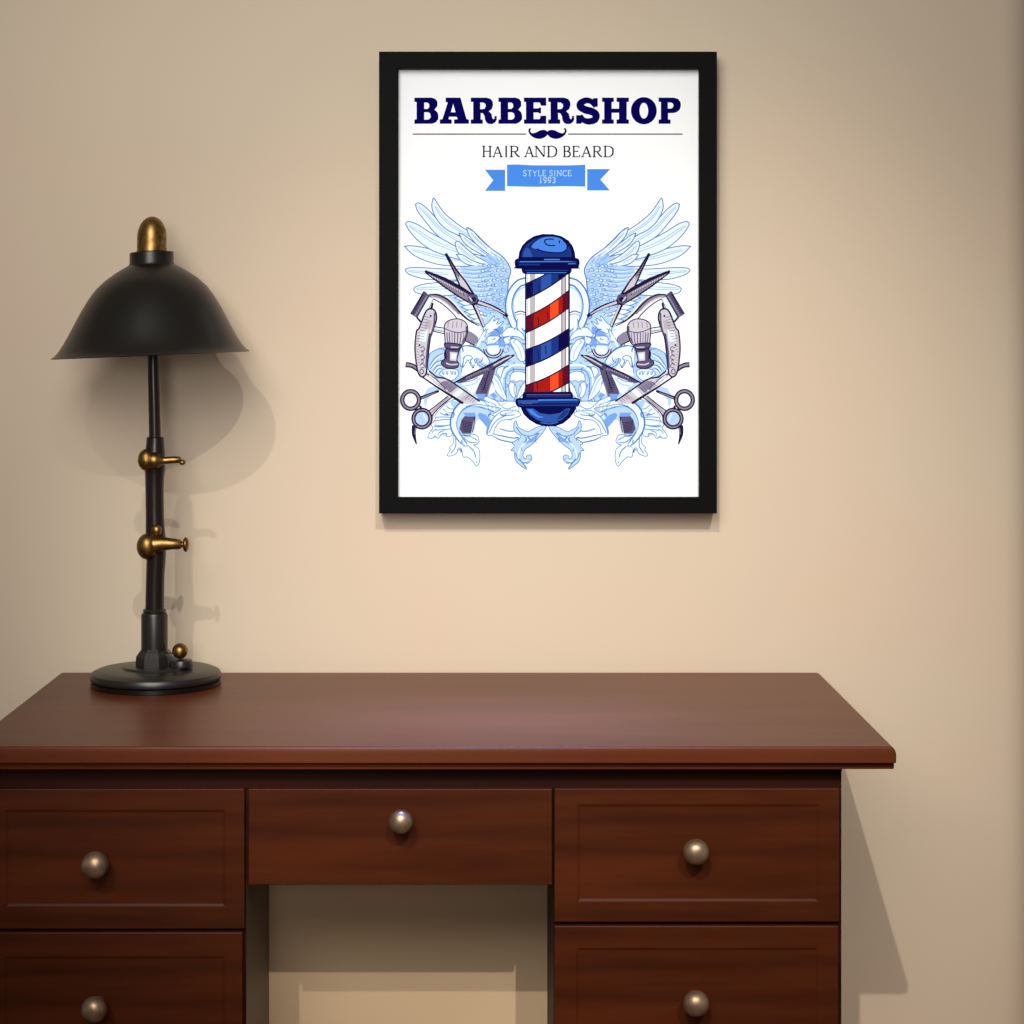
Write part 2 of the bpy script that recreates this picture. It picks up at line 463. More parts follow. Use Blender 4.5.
SH = []           # shapes: (kind, pts, ...) in photo pixels
def cr(pts, n=5, closed=False):
    """Catmull-Rom through pts"""
    P = [Vector(p) for p in pts]; out = []
    m = len(P); segs = m if closed else m - 1
    for i in range(segs):
        p1, p2 = P[i], P[(i+1) % m]
        p0 = P[(i-1) % m] if closed or i > 0 else p1*2 - p2
        p3 = P[(i+2) % m] if closed or i + 2 < m else p2*2 - p1
        for k in range(n):
            t = k / n
            out.append(0.5*((2*p1) + (p2-p0)*t + (2*p0-5*p1+4*p2-p3)*t*t + (3*p1-p0-3*p2+p3)*t*t*t))
    if not closed: out.append(P[-1])
    return out
class Fr:          # crop frame: turns 0..1024 crop units into photo pixels
    def __init__(s, x, y, w, full=1024): s.x, s.y, s.k = x, y, w/full
    def __call__(s, pts): return [(s.x + a*s.k, s.y + b_*s.k) for a, b_ in pts]
def fill(pts, c, smooth=False):
    SH.append(('f', cr([(a, b_) for a, b_ in pts], 4, True) if smooth else [Vector(p) for p in pts], c))
def line(pts, wd, c, smooth=True, taper=0.0, closed=False):
    if c in ('wing_line', 'scroll_line', 'wing_soft'): wd = [w_*1.3 for w_ in wd] if isinstance(wd, (tuple, list)) else wd*1.3
    P = cr(pts, 5, closed) if smooth and len(pts) > 2 else [Vector(p) for p in pts]
    if closed: P.append(P[0]); 
    m = len(P); L = []; Rr = []
    for i in range(m):
        d = P[min(i+1, m-1)] - P[max(i-1, 0)]
        if closed and i in (0, m-1): d = P[1] - P[-2]
        if d.length < 1e-9: d = Vector((1, 0))
        d.normalize(); nrm = Vector((-d.y, d.x)); t = i/(m-1)
        if isinstance(wd, (tuple, list)):
            s_ = t*(len(wd)-1); j = min(int(s_), len(wd)-2); ww = wd[j] + (wd[j+1]-wd[j])*(s_-j)
        else: ww = wd * (1 - taper*abs(2*t-1)**2)
        L.append(P[i] + nrm*ww/2); Rr.append(P[i] - nrm*ww/2)
    SH.append(('s', L, Rr, c))
def both(pts, w_out, w_in, c_out, c_in, closed=False):
    line(pts, w_out, c_out, closed=closed); line(pts, w_in, c_in, closed=closed)
def outl(pts, c_fill, c_line, wd, smooth=True):
    fill(pts, c_fill, smooth); line(pts, wd, c_line, smooth, closed=True) if smooth else line(list(pts) + [pts[0]], wd, c_line, False)
def ell(cx, cy, rx, ry, n=40, a0=0, a1=360):
    return [(cx + rx*math.cos(R(a0 + (a1-a0)*k/n)), cy + ry*math.sin(R(a0 + (a1-a0)*k/n))) for k in range(n + (0 if a1-a0 == 360 else 1))]

# ---------- wing, scrolls and tools of the left half (mirrored afterwards)
A = Fr(398, 190, 80); B = Fr(450, 220, 80); C_ = Fr(400, 270, 80); D = Fr(460, 290, 80)
E = Fr(396, 340, 80); G = Fr(396, 390, 80); H = Fr(470, 400, 80); W = Fr(395, 190, 155); W2 = Fr(395, 330, 155); FF = Fr(460, 340, 80)
rnd = random.Random(4)

def feather(up, lo, fc='tint', lc='wing_line', wd=0.75, vein=True):
    """up, lo: both edges listed from the root to the tip"""
    fill(cr(up, 5) + list(reversed(cr(lo, 5))), fc)
    line(list(up) + list(reversed(lo))[0:1], wd, lc); line(lo, wd, lc)
    if vein:
        n_ = min(len(up), len(lo)); v = []
        for i in range(1, n_ - 1):
            a_, b_ = up[int(i*(len(up)-1)/(n_-1))], lo[int(i*(len(lo)-1)/(n_-1))]
            v.append(((a_[0]+b_[0])/2, (a_[1]+b_[1])/2))
        if len(v) > 1: line(v, 0.55, 'wing_soft')
        u2 = [((a_[0]*2+b_[0])/3, (a_[1]*2+b_[1])/3) for a_, b_ in zip(up[1:-1], lo[1:-1])]
        if len(u2) > 1: line(u2, 0.6, 'wing_soft', taper=0.7)

# whole wing tint
fill(W([(480, 250), (560, 320), (640, 395), (710, 445), (755, 500), (765, 540), (748, 600), (742, 700), (735, 820), (700, 900), (600, 930), (520, 880), (440, 800), (390, 740), (330, 690),
        (420, 560), (440, 470), (400, 380), (420, 300)]), 'tint_two')
# six primaries, lowest first
feather(W([(430, 600), (360, 605), (270, 612), (190, 622), (140, 638), (122, 655)]), W([(430, 690), (330, 698), (230, 702), (170, 688), (135, 675), (122, 655)]))
feather(W([(470, 520), (350, 522), (220, 515), (130, 512), (80, 518), (65, 532)]), W([(470, 590), (350, 596), (230, 592), (160, 580), (95, 558), (65, 532)]))
feather(W([(520, 450), (400, 425), (310, 412), (200, 382), (110, 368), (62, 372)]), W([(560, 495), (450, 505), (320, 497), (220, 474), (120, 428), (62, 372)]))
feather(W([(560, 430), (440, 375), (340, 335), (240, 285), (150, 228), (92, 208), (72, 218)]), W([(560, 470), (430, 460), (310, 425), (225, 388), (150, 332), (95, 270), (70, 225)]))
feather(W([(600, 400), (480, 340), (380, 275), (300, 215), (220, 130), (165, 88), (138, 92)]), W([(600, 440), (480, 410), (360, 350), (280, 300), (210, 220), (150, 140), (136, 98)]))
feather(W([(600, 380), (540, 300), (475, 265), (400, 215), (330, 155), (285, 95), (258, 55)]), W([(600, 400), (510, 345), (420, 300), (340, 260), (280, 200), (244, 120), (250, 58)]))
# secondaries over their roots
feather(W([(690, 470), (600, 400), (520, 345), (460, 300), (425, 285)]), W([(680, 490), (580, 430), (500, 385), (450, 340), (425, 290)]), 'tint')
feather(W([(640, 490), (540, 440), (470, 385), (420, 340), (400, 345)]), W([(630, 500), (520, 480), (450, 450), (410, 400), (398, 352)]), 'foam')
feather(W([(620, 500), (520, 470), (450, 430), (410, 425)]), W([(620, 510), (500, 498), (440, 470), (408, 430)]), 'foam')
feather(W([(700, 430), (620, 375), (560, 320), (510, 265), (478, 248)]), W([(690, 470), (600, 410), (530, 350), (490, 300), (474, 256)]), 'tint')
line(W([(478, 248), (520, 275), (580, 335), (640, 390), (710, 440), (750, 490), (765, 535), (752, 590), (742, 700), (740, 800)]), 0.9, 'wing_line')
line(W([(730, 500), (745, 560), (738, 640), (735, 740), (730, 800)]), 0.8, 'cornflower')
# blue body of the wing with rows of coverts
fill(W([(420, 515), (520, 500), (620, 490), (640, 440), (700, 460), (748, 520), (740, 620), (735, 820), (640, 900), (560, 860), (520, 700), (470, 600)]), 'tint_two')
fill(W([(440, 520), (560, 525), (640, 535), (560, 560), (480, 570), (450, 545)]), 'sky')
fill(W([(600, 420), (660, 440), (700, 480), (660, 520), (600, 480)]), 'sky')
fill(W([(680, 560), (738, 560), (735, 800), (660, 850), (620, 780), (680, 700)]), 'sky')
fill(W([(530, 760), (600, 720), (660, 780), (600, 840), (560, 830)]), 'sky')
for (x, y, l) in ((440, 520, 190), (430, 545, 210), (450, 572, 190), (480, 600, 170), (500, 632, 170), (505, 662, 160), (515, 695, 150)):
    line(W([(x, y), (x + l*0.4, y + 10), (x + l*0.8, y - 2), (x + l, y - 10)]), 0.8, 'cornflower', taper=0.6)
    line(W([(x + 8, y + 12), (x + l*0.45, y + 20), (x + l*0.9, y + 8)]), 0.7, 'foam', taper=0.6)
for r_ in range(11):
    for c in range(7):
        x = 560 + c*26 + (13 if r_ % 2 else 0) + rnd.uniform(-5, 5); y = 500 + r_*32 + rnd.uniform(-5, 5)
        if x > 735 or (r_ > 8 and c < 1): continue
        k = rnd.choice(('scroll_line', 'cornflower', 'wing_line'))
        line(W([(x + 16, y - 9), (x, y - 8), (x - 7, y + 2), (x + 2, y + 10), (x + 16, y + 9)]), 0.55, k, taper=0.5)
        if rnd.random() < 0.45: line(W([(x + 2, y), (x + 12, y + 1)]), 1.2, 'foam')
for (a, b_) in (((620, 400), (690, 480)), ((600, 430), (680, 500)), ((560, 400), (640, 470)), ((650, 420), (720, 490)), ((590, 470), (680, 520))):
    line(W([a, ((a[0]+b_[0])/2 + 8, (a[1]+b_[1])/2 - 6), b_]), 0.8, 'cornflower', taper=0.5)
# lower pale feathers below the scissors
for i in range(6):
    x, y = 395 + i*22, 690 + i*30
    feather(W([(x + 120, y + 28), (x + 60, y + 8), (x, y + 22)]), W([(x + 120, y + 44), (x + 60, y + 46), (x, y + 24)]), 'foam', 'wing_line', 0.6, False)

# ---- acanthus scrolls: body of pale blue
fill(W2([(560, -60), (620, -90), (700, -130), (860, -190), (862, 420), (800, 470), (800, 560), (770, 600), (700, 590), (640, 600), (610, 640), (560, 590), (540, 600), (520, 680), (480, 700), (440, 690), (400, 640),
          (370, 700), (330, 700), (300, 690), (270, 716), (225, 714), (222, 680), (250, 640), (300, 540), (360, 470), (440, 480), (330, 380), (260, 310), (215, 262), (212, 160), (300, 112), (420, 98), (520, 105), (590, 60)]), 'tint_two')
fill(W2([(190, 480), (188, 430), (215, 385), (265, 370), (300, 395), (250, 420), (215, 460), (205, 520)]), 'tint_two')
def curls(n_, boxes_, seed):
    rg = random.Random(seed)
    for q_ in range(n_):
        x0_, x1_, y0_, y1_ = rg.choice(boxes_)
        x = rg.uniform(x0_, x1_); y = rg.uniform(y0_, y1_); a = rg.uniform(0, 6.28); l = rg.uniform(30, 60); bend = rg.choice((-1, 1))*rg.uniform(0.5, 1.2)
        pts = []
        for k in range(5):
            pts.append((x, y)); x += math.cos(a)*l/4; y += math.sin(a)*l/4; a += bend*(0.5 + 0.25*k)
        line(W2(pts), rg.choice((0.55, 0.7, 1.1)), rg.choice(('scroll_line', 'scroll_line', 'cornflower', 'foam', 'deep_line')), taper=0.6)
curls(150, ((560, 850, -40, 100), (600, 850, 60, 420), (240, 560, 110, 250), (400, 640, 240, 440), (250, 380, 480, 680), (600, 800, 420, 560), (720, 850, -120, 0)), 3)
# ring-shaped stem beside the pole
fill(W2([(750, -140), (860, -185), (860, 0), (800, -40)]), 'tint')
fill(W([(800, 660), (860, 635), (860, 790), (800, 770)]), 'foam')
both(W([(870, 600), (815, 620), (770, 680), (752, 760), (765, 840), (800, 920)]), 6.4, 5.0, 'wing_line', 'foam')
line(W([(862, 640), (820, 660), (790, 710), (780, 780), (800, 850)]), 1.3, 'sky')
line(W([(790, 812), (830, 800), (862, 812)]), 1.0, 'ink'); line(W([(795, 828), (830, 818), (862, 826)]), 0.8, 'steel')
line(W([(830, 850), (818, 890), (835, 940)]), 2.6, 'foam'); line(W([(812, 850), (802, 890), (818, 940)]), 0.7, 'scroll_line')
# leaves between wing and curl
def leaf(pts, fc, lc='scroll_line', wd=0.6): outl(pts, fc, lc, wd)
leaf(D([(320, 560), (300, 470), (360, 420), (440, 330), (430, 400), (500, 360), (470, 440), (560, 400), (500, 470), (400, 540)]), 'tint')
line(D([(200, 740), (270, 620), (340, 500), (440, 350)]), (3.2, 2.6, 1.6, 0.5), 'foam')
line(D([(190, 735), (255, 610), (330, 490)]), 0.6, 'scroll_line')
fill(D([(360, 580), (480, 480), (560, 470), (540, 560), (440, 600)]), 'cornflower')
fill(D([(480, 640), (560, 620), (560, 700), (500, 740)]), 'cornflower')
leaf(D([(540, 560), (620, 480), (720, 500), (800, 560), (830, 640), (740, 600), (640, 590), (560, 600)]), 'foam')
leaf(D([(330, 680), (360, 600), (440, 590), (510, 600), (470, 660), (400, 700)]), 'tint')
leaf(D([(560, 620), (640, 600), (640, 660), (600, 700), (570, 670)]), 'foam', 'deep_line')
leaf(D([(640, 640), (740, 640), (820, 760), (830, 900), (760, 900), (700, 780)]), 'foam')
line(D([(680, 660), (760, 760), (790, 880)]), 1.0, 'sky')
line(D([(540, 720), (620, 690), (680, 760)]), 1.2, 'cornflower')
leaf(D([(110, 540), (170, 560), (230, 620), (180, 700), (120, 660)]), 'tint', 'wing_line')
# scroll under the brush
leaf(FF([(10, 100), (120, 80), (240, 120), (340, 210), (380, 280), (330, 330), (260, 290), (230, 240), (180, 250), (200, 300), (170, 360), (130, 260), (100, 210), (50, 220), (40, 300), (10, 330)]), 'tint')
fill(FF([(60, 240), (110, 215), (140, 300), (170, 365), (200, 300), (250, 370), (120, 430), (20, 460), (30, 380)]), 'paper')
line(FF([(20, 420), (30, 330), (50, 240), (100, 215), (135, 300), (165, 360), (190, 310)]), 0.7, 'scroll_line')
line(FF([(210, 250), (230, 310), (290, 350)]), 0.7, 'scroll_line'); line(FF([(250, 230), (290, 290), (340, 320)]), 0.8, 'cornflower')
line(FF([(10, 90), (110, 70), (230, 100), (330, 190), (380, 270)]), 0.8, 'scroll_line')
line(FF([(10, 130), (100, 120), (200, 150), (300, 230)]), 1.8, 'foam', taper=0.5)
# left fan under the razor handle
leaf(E([(440, 170), (530, 120), (620, 130), (620, 240), (590, 300), (700, 400), (640, 470), (540, 470), (430, 400), (410, 300)]), 'tint_two')
for (p, q_) in (((430, 330), (600, 170)), ((440, 370), (590, 260)), ((470, 400), (600, 320)), ((500, 430), (590, 370))):
    line(E([p, ((p[0]+q_[0])/2 - 10, (p[1]+q_[1])/2 - 25), q_]), 0.8, 'scroll_line', taper=0.4)
    line(E([(p[0]+12, p[1]+10), ((p[0]+q_[0])/2 + 5, (p[1]+q_[1])/2 - 12), (q_[0]+8, q_[1]+12)]), 1.2, 'foam', taper=0.5)
line(E([(450, 160), (520, 120), (600, 105)]), 1.4, 'cornflower', taper=0.7)
leaf(E([(560, 440), (600, 380), (690, 370), (780, 380), (800, 440), (750, 500), (700, 520), (620, 480)]), 'tint')
for x in (590, 640, 700, 740): line(E([(x, 395), (x + 8, 430), (x + 24, 440), (x + 22, 400)]), 0.6, 'scroll_line')
line(E([(830, 240), (800, 330), (830, 420)]), 3.0, 'sky', taper=0.5)
leaf(E([(860, 350), (870, 230), (930, 195), (980, 230), (950, 280), (1000, 350), (960, 330), (920, 260), (890, 300)]), 'foam')
# heart of leaves at the right, beside the pole
for k, (rx, ry, cc, wd) in enumerate(((34, 44, 'scroll_line', 0.7), (31, 41, 'foam', 3.6), (27, 37, 'scroll_line', 0.7), (24, 33, 'sky', 2.4), (18, 26, 'scroll_line', 0.7))):
    s_ = rx/34.0
    line(FF([(600 - 10*k*0, 780), (560 + 60*(1-s_), 680), (540 + 90*(1-s_), 540), (580 + 60*(1-s_), 400 + 60*(1-s_)), (690, 320 + 120*(1-s_)), (835, 320 + 140*(1-s_))]), wd, cc)
leaf(FF([(640, 520), (660, 430), (740, 400), (835, 430), (835, 520), (760, 520), (720, 540), (690, 520)]), 'tint')
leaf(FF([(640, 540), (700, 560), (720, 640), (700, 740), (650, 700), (625, 620)]), 'foam')
leaf(FF([(835, 540), (780, 600), (740, 700), (730, 760), (800, 700), (835, 620)]), 'tint')
line(FF([(700, 560), (690, 640), (700, 700)]), 0.8, 'steel')
leaf(FF([(380, 430), (440, 440), (500, 500), (560, 640), (600, 770), (520, 730), (450, 640), (420, 540)]), 'foam')
line(FF([(400, 450), (480, 540), (560, 720)]), 1.3, 'sky', taper=0.5)
leaf(FF([(470, 420), (490, 360), (560, 340), (540, 420), (520, 480)]), 'foam')
fill(FF([(380, 600), (420, 560), (450, 640), (430, 680), (370, 700)]), 'paper')
fill(FF([(380, 700), (430, 670), (480, 720), (440, 750)]), 'cornflower')
# comb above the curl (dark bristles)
fill(FF([(340, 330), (470, 320), (400, 560), (350, 720), (200, 700), (240, 560), (300, 430)]), 'lead')
for k in range(7):
    line(FF([(250 + k*4, 480 + k*30), (340, 500 + k*28)]), 0.6, 'ink', False)
line(FF([(400, 540), (370, 640), (345, 715)]), 1.2, 'steel')
line(FF([(380, 380), (330, 540), (300, 640)]), 1.0, 'ink')
fill(FF([(210, 690), (330, 690), (310, 770), (240, 770)]), 'cornflower')
fill(FF([(20, 560), (200, 470), (300, 440), (200, 660), (160, 700)]), 'tint')
line(FF([(60, 590), (180, 560), (260, 480)]), 1.2, 'sky'); line(FF([(40, 540), (150, 520), (230, 480)]), 0.7, 'scroll_line')
# fan to the left of the curl
leaf(G([(640, 170), (760, 120), (840, 170), (760, 260), (720, 360), (720, 560), (700, 590), (650, 600), (650, 560), (590, 560), (540, 620), (500, 590), (470, 615), (410, 610), (420, 560), (470, 490), (450, 440), (500, 380),
        (500, 320), (560, 250)]), 'tint')
for (a, b_, c) in (((560, 290), (620, 320), (700, 320)), ((600, 240), (660, 290), (730, 290)), ((510, 350), (600, 345), (700, 350)), ((490, 400), (600, 380), (710, 375)), ((640, 200), (690, 240), (760, 240)), ((480, 470), (590, 470), (710, 440)), ((500, 520), (560, 510), (700, 500)), ((460, 560), (480, 520), (520, 500)), ((540, 590), (560, 540), (620, 520))):
    line(G([a, b_, c]), 0.65, 'scroll_line'); line(G([(a[0]+6, a[1]+16), (b_[0], b_[1]+16), (c[0]-6, c[1]+16)]), 1.0, 'foam', taper=0.5)
line(G([(480, 450), (600, 460), (720, 440)]), 1.6, 'cornflower', taper=0.6)
fill(G([(690, 130), (800, 150), (840, 180), (740, 240), (700, 180)]), 'sky')
# comb below, seen inside the curl
fill(G([(840, 380), (900, 310), (1010, 320), (960, 560), (850, 560), (810, 500)]), 'lead')
fill(G([(860, 290), (1010, 290), (1024, 340), (900, 340)]), 'cornflower')
for k in range(7): line(G([(840 + k*4, 400 + k*20), (975 - k*2, 420 + k*20)]), 0.55, 'ink', False)
line(G([(1010, 340), (1000, 440), (980, 540)]), 1.2, 'ink'); line(G([(1024, 350), (1010, 450), (990, 545)]), 1.1, 'silver')
# main curl and its drooping leaf
leaf(W2([(385, 700), (420, 690), (470, 700), (530, 690), (556, 730), (540, 755), (520, 760), (555, 790), (560, 860), (540, 900), (515, 870), (480, 840), (450, 838), (440, 790), (420, 780), (405, 815), (370, 832), (345, 828), (365, 790), (360, 775), (385, 745)]), 'tint')
line(W2([(420, 700), (460, 750), (520, 800), (540, 880)]), 0.8, 'scroll_line'); line(W2([(400, 700), (400, 770), (370, 815)]), 0.7, 'scroll_line')
line(W2([(440, 700), (490, 740), (545, 745)]), 1.4, 'cornflower', taper=0.6); line(W2([(450, 690), (500, 705), (545, 730)]), 0.7, 'scroll_line')
line(W2([(480, 770), (520, 830), (540, 870)]), 1.6, 'foam')
both(W2([(660, 520), (600, 495), (530, 480), (460, 492), (410, 540), (388, 610), (400, 670), (440, 730), (470, 760)]), (6, 6.6, 6.8, 7, 6.6, 6, 5, 3), (4.6, 5.2, 5.4, 5.6, 5.2, 4.6, 3.8, 2), 'scroll_line', 'foam')
line(W2([(640, 535), (570, 505), (500, 508), (440, 545), (412, 610), (420, 670)]), 1.0, 'sky')
line(W2([(620, 505), (540, 490), (470, 505)]), 0.6, 'scroll_line')
fill(W2([(560, 545), (600, 560), (640, 600), (660, 640), (620, 690), (600, 690), (605, 640), (560, 590), (545, 560)]), 'cornflower')
# centre leaves running under the pole
leaf(W2([(600, 440), (680, 470), (760, 470), (810, 480), (815, 540), (760, 560), (700, 570), (640, 560), (700, 520), (620, 500), (590, 470)]), 'foam')
leaf(W2([(700, 540), (780, 530), (830, 550), (820, 570), (760, 590), (700, 600), (660, 650), (650, 690), (610, 690), (640, 600)]), 'foam')
line(W2([(620, 680), (660, 610), (720, 570), (790, 560)]), 0.7, 'scroll_line'); line(W2([(560, 430), (600, 470), (640, 485)]), 1.2, 'cornflower', taper=.5)
line(W2([(650, 450), (730, 520), (800, 500)]), 0.6, 'scroll_line'); line(W2([(610, 460), (680, 500), (740, 480)]), 1.0, 'silver')
line(W2([(700, 560), (760, 545), (810, 520)]), 1.4, 'sky', taper=.5)
fill(W2([(690, 640), (720, 600), (780, 600), (800, 640), (800, 670), (740, 665)]), 'tint')
both(W2([(640, 690), (700, 712), (780, 728), (820, 720)]), (2, 4.4, 4.4, 3), (1, 3.2, 3.2, 2), 'scroll_line', 'foam')
line(W2([(690, 652), (750, 668), (800, 666)]), 1.4, 'cornflower')
leaf(W2([(1000, 636), (960, 700), (900, 760), (860, 790), (845, 830), (862, 852), (870, 830), (895, 825), (905, 850), (880, 880), (850, 880), (870, 920), (830, 895), (795, 860), (785, 800), (765, 795), (790, 765), (775, 745), (830, 705), (790, 670), (785, 620), (800, 600), (815, 640), (850, 660), (880, 670), (940, 640)]), 'tint_two')
fill(W2([(980, 650), (930, 720), (860, 760), (890, 710), (930, 680)]), 'cornflower')
line(W2([(795, 810), (815, 850), (860, 872), (895, 850)]), 2.2, 'cornflower', taper=.4)
line(W2([(970, 665), (880, 725), (830, 780), (815, 840), (850, 868), (890, 858)]), 1.4, 'foam', taper=.4)
line(W2([(800, 640), (840, 690), (900, 700), (950, 680)]), 0.7, 'scroll_line'); line(W2([(820, 850), (845, 880), (868, 912)]), 0.9, 'scroll_line')

curls(46, ((560, 700, -30, 70), (720, 850, 0, 90), (250, 400, 500, 660), (640, 800, 470, 560), (430, 540, 700, 820), (640, 800, 250, 420), (440, 560, 130, 230), (800, 900, 680, 780)), 9)
# ---- tools
# comb piece and brush stub right of the brush
fill(C_([(870, 770), (1000, 870), (960, 965), (830, 905)]), 'steel'); line(C_([(825, 900), (955, 965)]), 1.2, 'ink', False)
# safety razor
line(C_([(365, 335), (480, 330), (590, 385), (690, 470), (760, 565)]), (2.6, 4.2, 5.2, 4.6, 2.4), 'steel')
line(C_([(370, 315), (480, 318), (600, 375), (710, 475), (800, 575), (900, 655), (1010, 715)]), (1.2, 1.4, 1.4, 1.6, 2.2, 1.6, 0.7), 'ink')
line(C_([(375, 355), (470, 390), (580, 465), (680, 560), (735, 630)]), 1.1, 'ink')
line(C_([(400, 345), (500, 368), (610, 440), (700, 530)]), 1.2, 'silver')
outl(C_([(375, 335), (430, 370), (285, 655), (215, 605)]), 'foam', 'lead', 0.7, False)
outl(C_([(305, 275), (375, 328), (215, 612), (135, 560)]), 'lead', 'ink', 1.0, False)
line(C_([(345, 330), (190, 590)]), 1.6, 'steel', False); line(C_([(295, 310), (160, 560)]), 0.8, 'ink', False)
for k in range(9): line(C_([(290 - k*15, 320 + k*27), (330 - k*15, 345 + k*27)]), 0.5, 'ink', False)
line(C_([(215, 605), (265, 665)]), 1.8, 'ink', False)
# connecting bar
outl(C_([(440, 725), (570, 745), (570, 815), (430, 785)]), 'foam', 'ink', 1.1, False)
line(C_([(440, 765), (560, 785)]), 1.0, 'steel', False)
# shaving brush
outl(C_([(568, 760), (575, 690), (640, 640), (740, 625), (830, 660), (868, 740), (850, 850), (790, 960), (600, 960), (575, 870)]), 'silver', 'ink', 1.1)
line(C_([(575, 750), (660, 785), (760, 800), (850, 780)]), 1.0, 'lead')
for x in (600, 630, 665, 700, 740, 780, 815): line(C_([(x, 800), (x + (700-x)*0.05, 880), (x + (700-x)*0.2, 950)]), 1.0, 'steel' if x % 2 else 'lead')
for x in (620, 680, 730, 790): line(C_([(x, 660), (x - 8, 740)]), 0.8, 'steel', False)
line(C_([(850, 720), (845, 830), (800, 930)]), 1.6, 'lead')
outl(E([(625, 40), (830, 60), (812, 120), (795, 190), (780, 260), (800, 300), (785, 350), (700, 365), (620, 345), (580, 300), (590, 265), (625, 240), (620, 170), (640, 110)]), 'lead', 'ink', 1.1)
fill(E([(690, 150), (790, 160), (770, 270), (690, 262)]), 'silver'); fill(E([(710, 170), (770, 180), (760, 245), (705, 240)]), 'foam')
line(E([(640, 100), (720, 125), (820, 110)]), 1.2, 'ink'); line(E([(700, 90), (800, 95)]), 1.2, 'silver', False)
line(E([(640, 295), (700, 315), (790, 310)]), 1.4, 'silver'); line(E([(630, 140), (640, 240)]), 1.6, 'ink', False)
# upper scissors
fill(W([(330, 420), (345, 418), (420, 540), (480, 620), (535, 700), (515, 745), (450, 670), (410, 590)]), 'silver')
fill(W([(345, 430), (420, 540), (430, 600), (385, 530)]), 'steel')
line(W([(338, 418), (400, 520), (470, 610), (535, 715)]), (1.6, 1.8, 1.6, 2.4), 'ink', False)
line(W([(332, 420), (385, 530), (440, 660), (470, 690)]), (1.6, 1.6, 1.6, 1.4), 'ink', False)
line(W([(336, 420), (355, 460)]), 2.6, 'ink', False)
fill(W([(195, 540), (205, 530), (340, 590), (470, 665), (520, 700), (510, 750), (400, 690), (300, 625)]), 'steel')
line(W([(198, 535), (330, 590), (440, 650), (520, 700)]), (2.2, 3.6, 3.6, 2.4), 'ink', False)
line(W([(225, 560), (340, 620), (450, 680)]), 1.3, 'silver', False)
line(W([(200, 545), (320, 635), (430, 710), (510, 755)]), (1.2, 1.6, 1.6, 1.4), 'ink', False)
fill(W([(480, 690), (540, 690), (560, 740), (520, 770), (480, 740)]), 'lead'); fill(W(ell(520, 722, 15, 15, 14)), 'ink'); line(W([(490, 705), (510, 735)]), 1.4, 'silver', False)
# handles of the upper scissors
for pts in (((540, 740), (650, 775), (745, 835)),):
    line(W(pts), (5.0, 3.8, 3.2), 'ink'); line(W([(550, 742), (640, 775), (725, 820)]), (2.6, 1.8, 0.8), 'silver')
line(W([(520, 750), (555, 830), (588, 905)]), (4.6, 3.8, 3.2), 'ink'); line(W([(530, 760), (560, 830), (588, 900)]), (2.0, 1.8, 1.6), 'silver')
# lower scissors: blades
fill(W2([(400, 345), (520, 275), (640, 225), (740, 165), (788, 165), (700, 225), (640, 265), (520, 320), (430, 352)]), 'lead')
line(W2([(385, 352), (500, 290), (620, 235), (720, 180), (790, 162)]), (1.4, 1.8, 1.8, 1.4, 0.6), 'ink', False)
line(W2([(470, 318), (560, 275), (620, 255)]), 1.6, 'steel', False)
line(W2([(650, 235), (720, 195), (770, 172)]), 1.3, 'silver', False)
line(W2([(640, 262), (720, 215), (788, 166)]), 1.2, 'ink', False)
# lower scissors: shanks and finger rings
line(W2([(165, 450), (220, 430), (290, 402)]), (3.8, 3.0, 2.4), 'ink'); line(W2([(175, 450), (225, 430), (270, 412)]), (1.3, 1.0, .6), 'steel')
fill(W2([(225, 530), (345, 435), (365, 445), (260, 545), (250, 600), (225, 600)]), 'silver')
line(W2([(215, 540), (270, 500), (350, 435)]), 1.2, 'ink'); line(W2([(245, 600), (250, 560), (300, 505), (375, 445)]), 1.2, 'ink'); line(W2([(240, 545), (300, 490), (360, 440)]), 1.0, 'steel')
fill(W2(ell(182, 583, 44, 46)), 'tint_two'); line(W2([(160, 560), (190, 610)]), 1.4, 'sky', False); line(W2([(185, 550), (210, 600)]), 1.0, 'foam', False)
both(W2(ell(178, 585, 56, 58)), 4.4, 1.4, 'ink', 'steel', True)
both(W2(ell(103, 462, 55, 58)), 4.6, 1.7, 'ink', 'steel', True)
line(W2([(165, 500), (175, 525)]), 2.4, 'ink', False)
line(W2([(128, 630), (125, 690), (142, 755)]), (5.2, 4.0, 1.2), 'ink'); line(W2([(136, 645), (132, 690)]), 1.0, 'steel', False)
# half ring under the leaves
both(W2(ell(650, 125, 56, 52, 24, 0, 180)), 3.4, 1.2, 'ink', 'silver')
fill(W2(ell(650, 125, 38, 36)), 'foam'); line(W2([(600, 100), (640, 95), (690, 95)]), 2.4, 'cornflower', taper=.5)
# straight razor: blade
fill(W2([(190, 285), (230, 272), (275, 312), (330, 322), (365, 335), (560, 470), (530, 490), (440, 486), (300, 385)]), 'silver')
fill(W2([(300, 345), (360, 330), (420, 370), (370, 415), (325, 395)]), 'steel'); fill(W2([(380, 430), (430, 385), (455, 402), (405, 450)]), 'foam'); fill(W2([(430, 455), (480, 420), (500, 435), (455, 475)]), 'grey')
line(W2([(225, 270), (275, 312), (325, 318), (360, 332), (460, 402), (560, 472)]), 1.5, 'ink', False)
line(W2([(165, 300), (290, 385), (380, 440), (450, 485)]), (1.4, 1.8, 2.4, 2.6), 'ink', False)
line(W2([(210, 290), (270, 325), (310, 370)]), 1.3, 'ink'); line(W2([(225, 300), (290, 350), (350, 405)]), 1.2, 'foam'); line(W2([(270, 325), (310, 365), (340, 395)]), 1.0, 'lead')
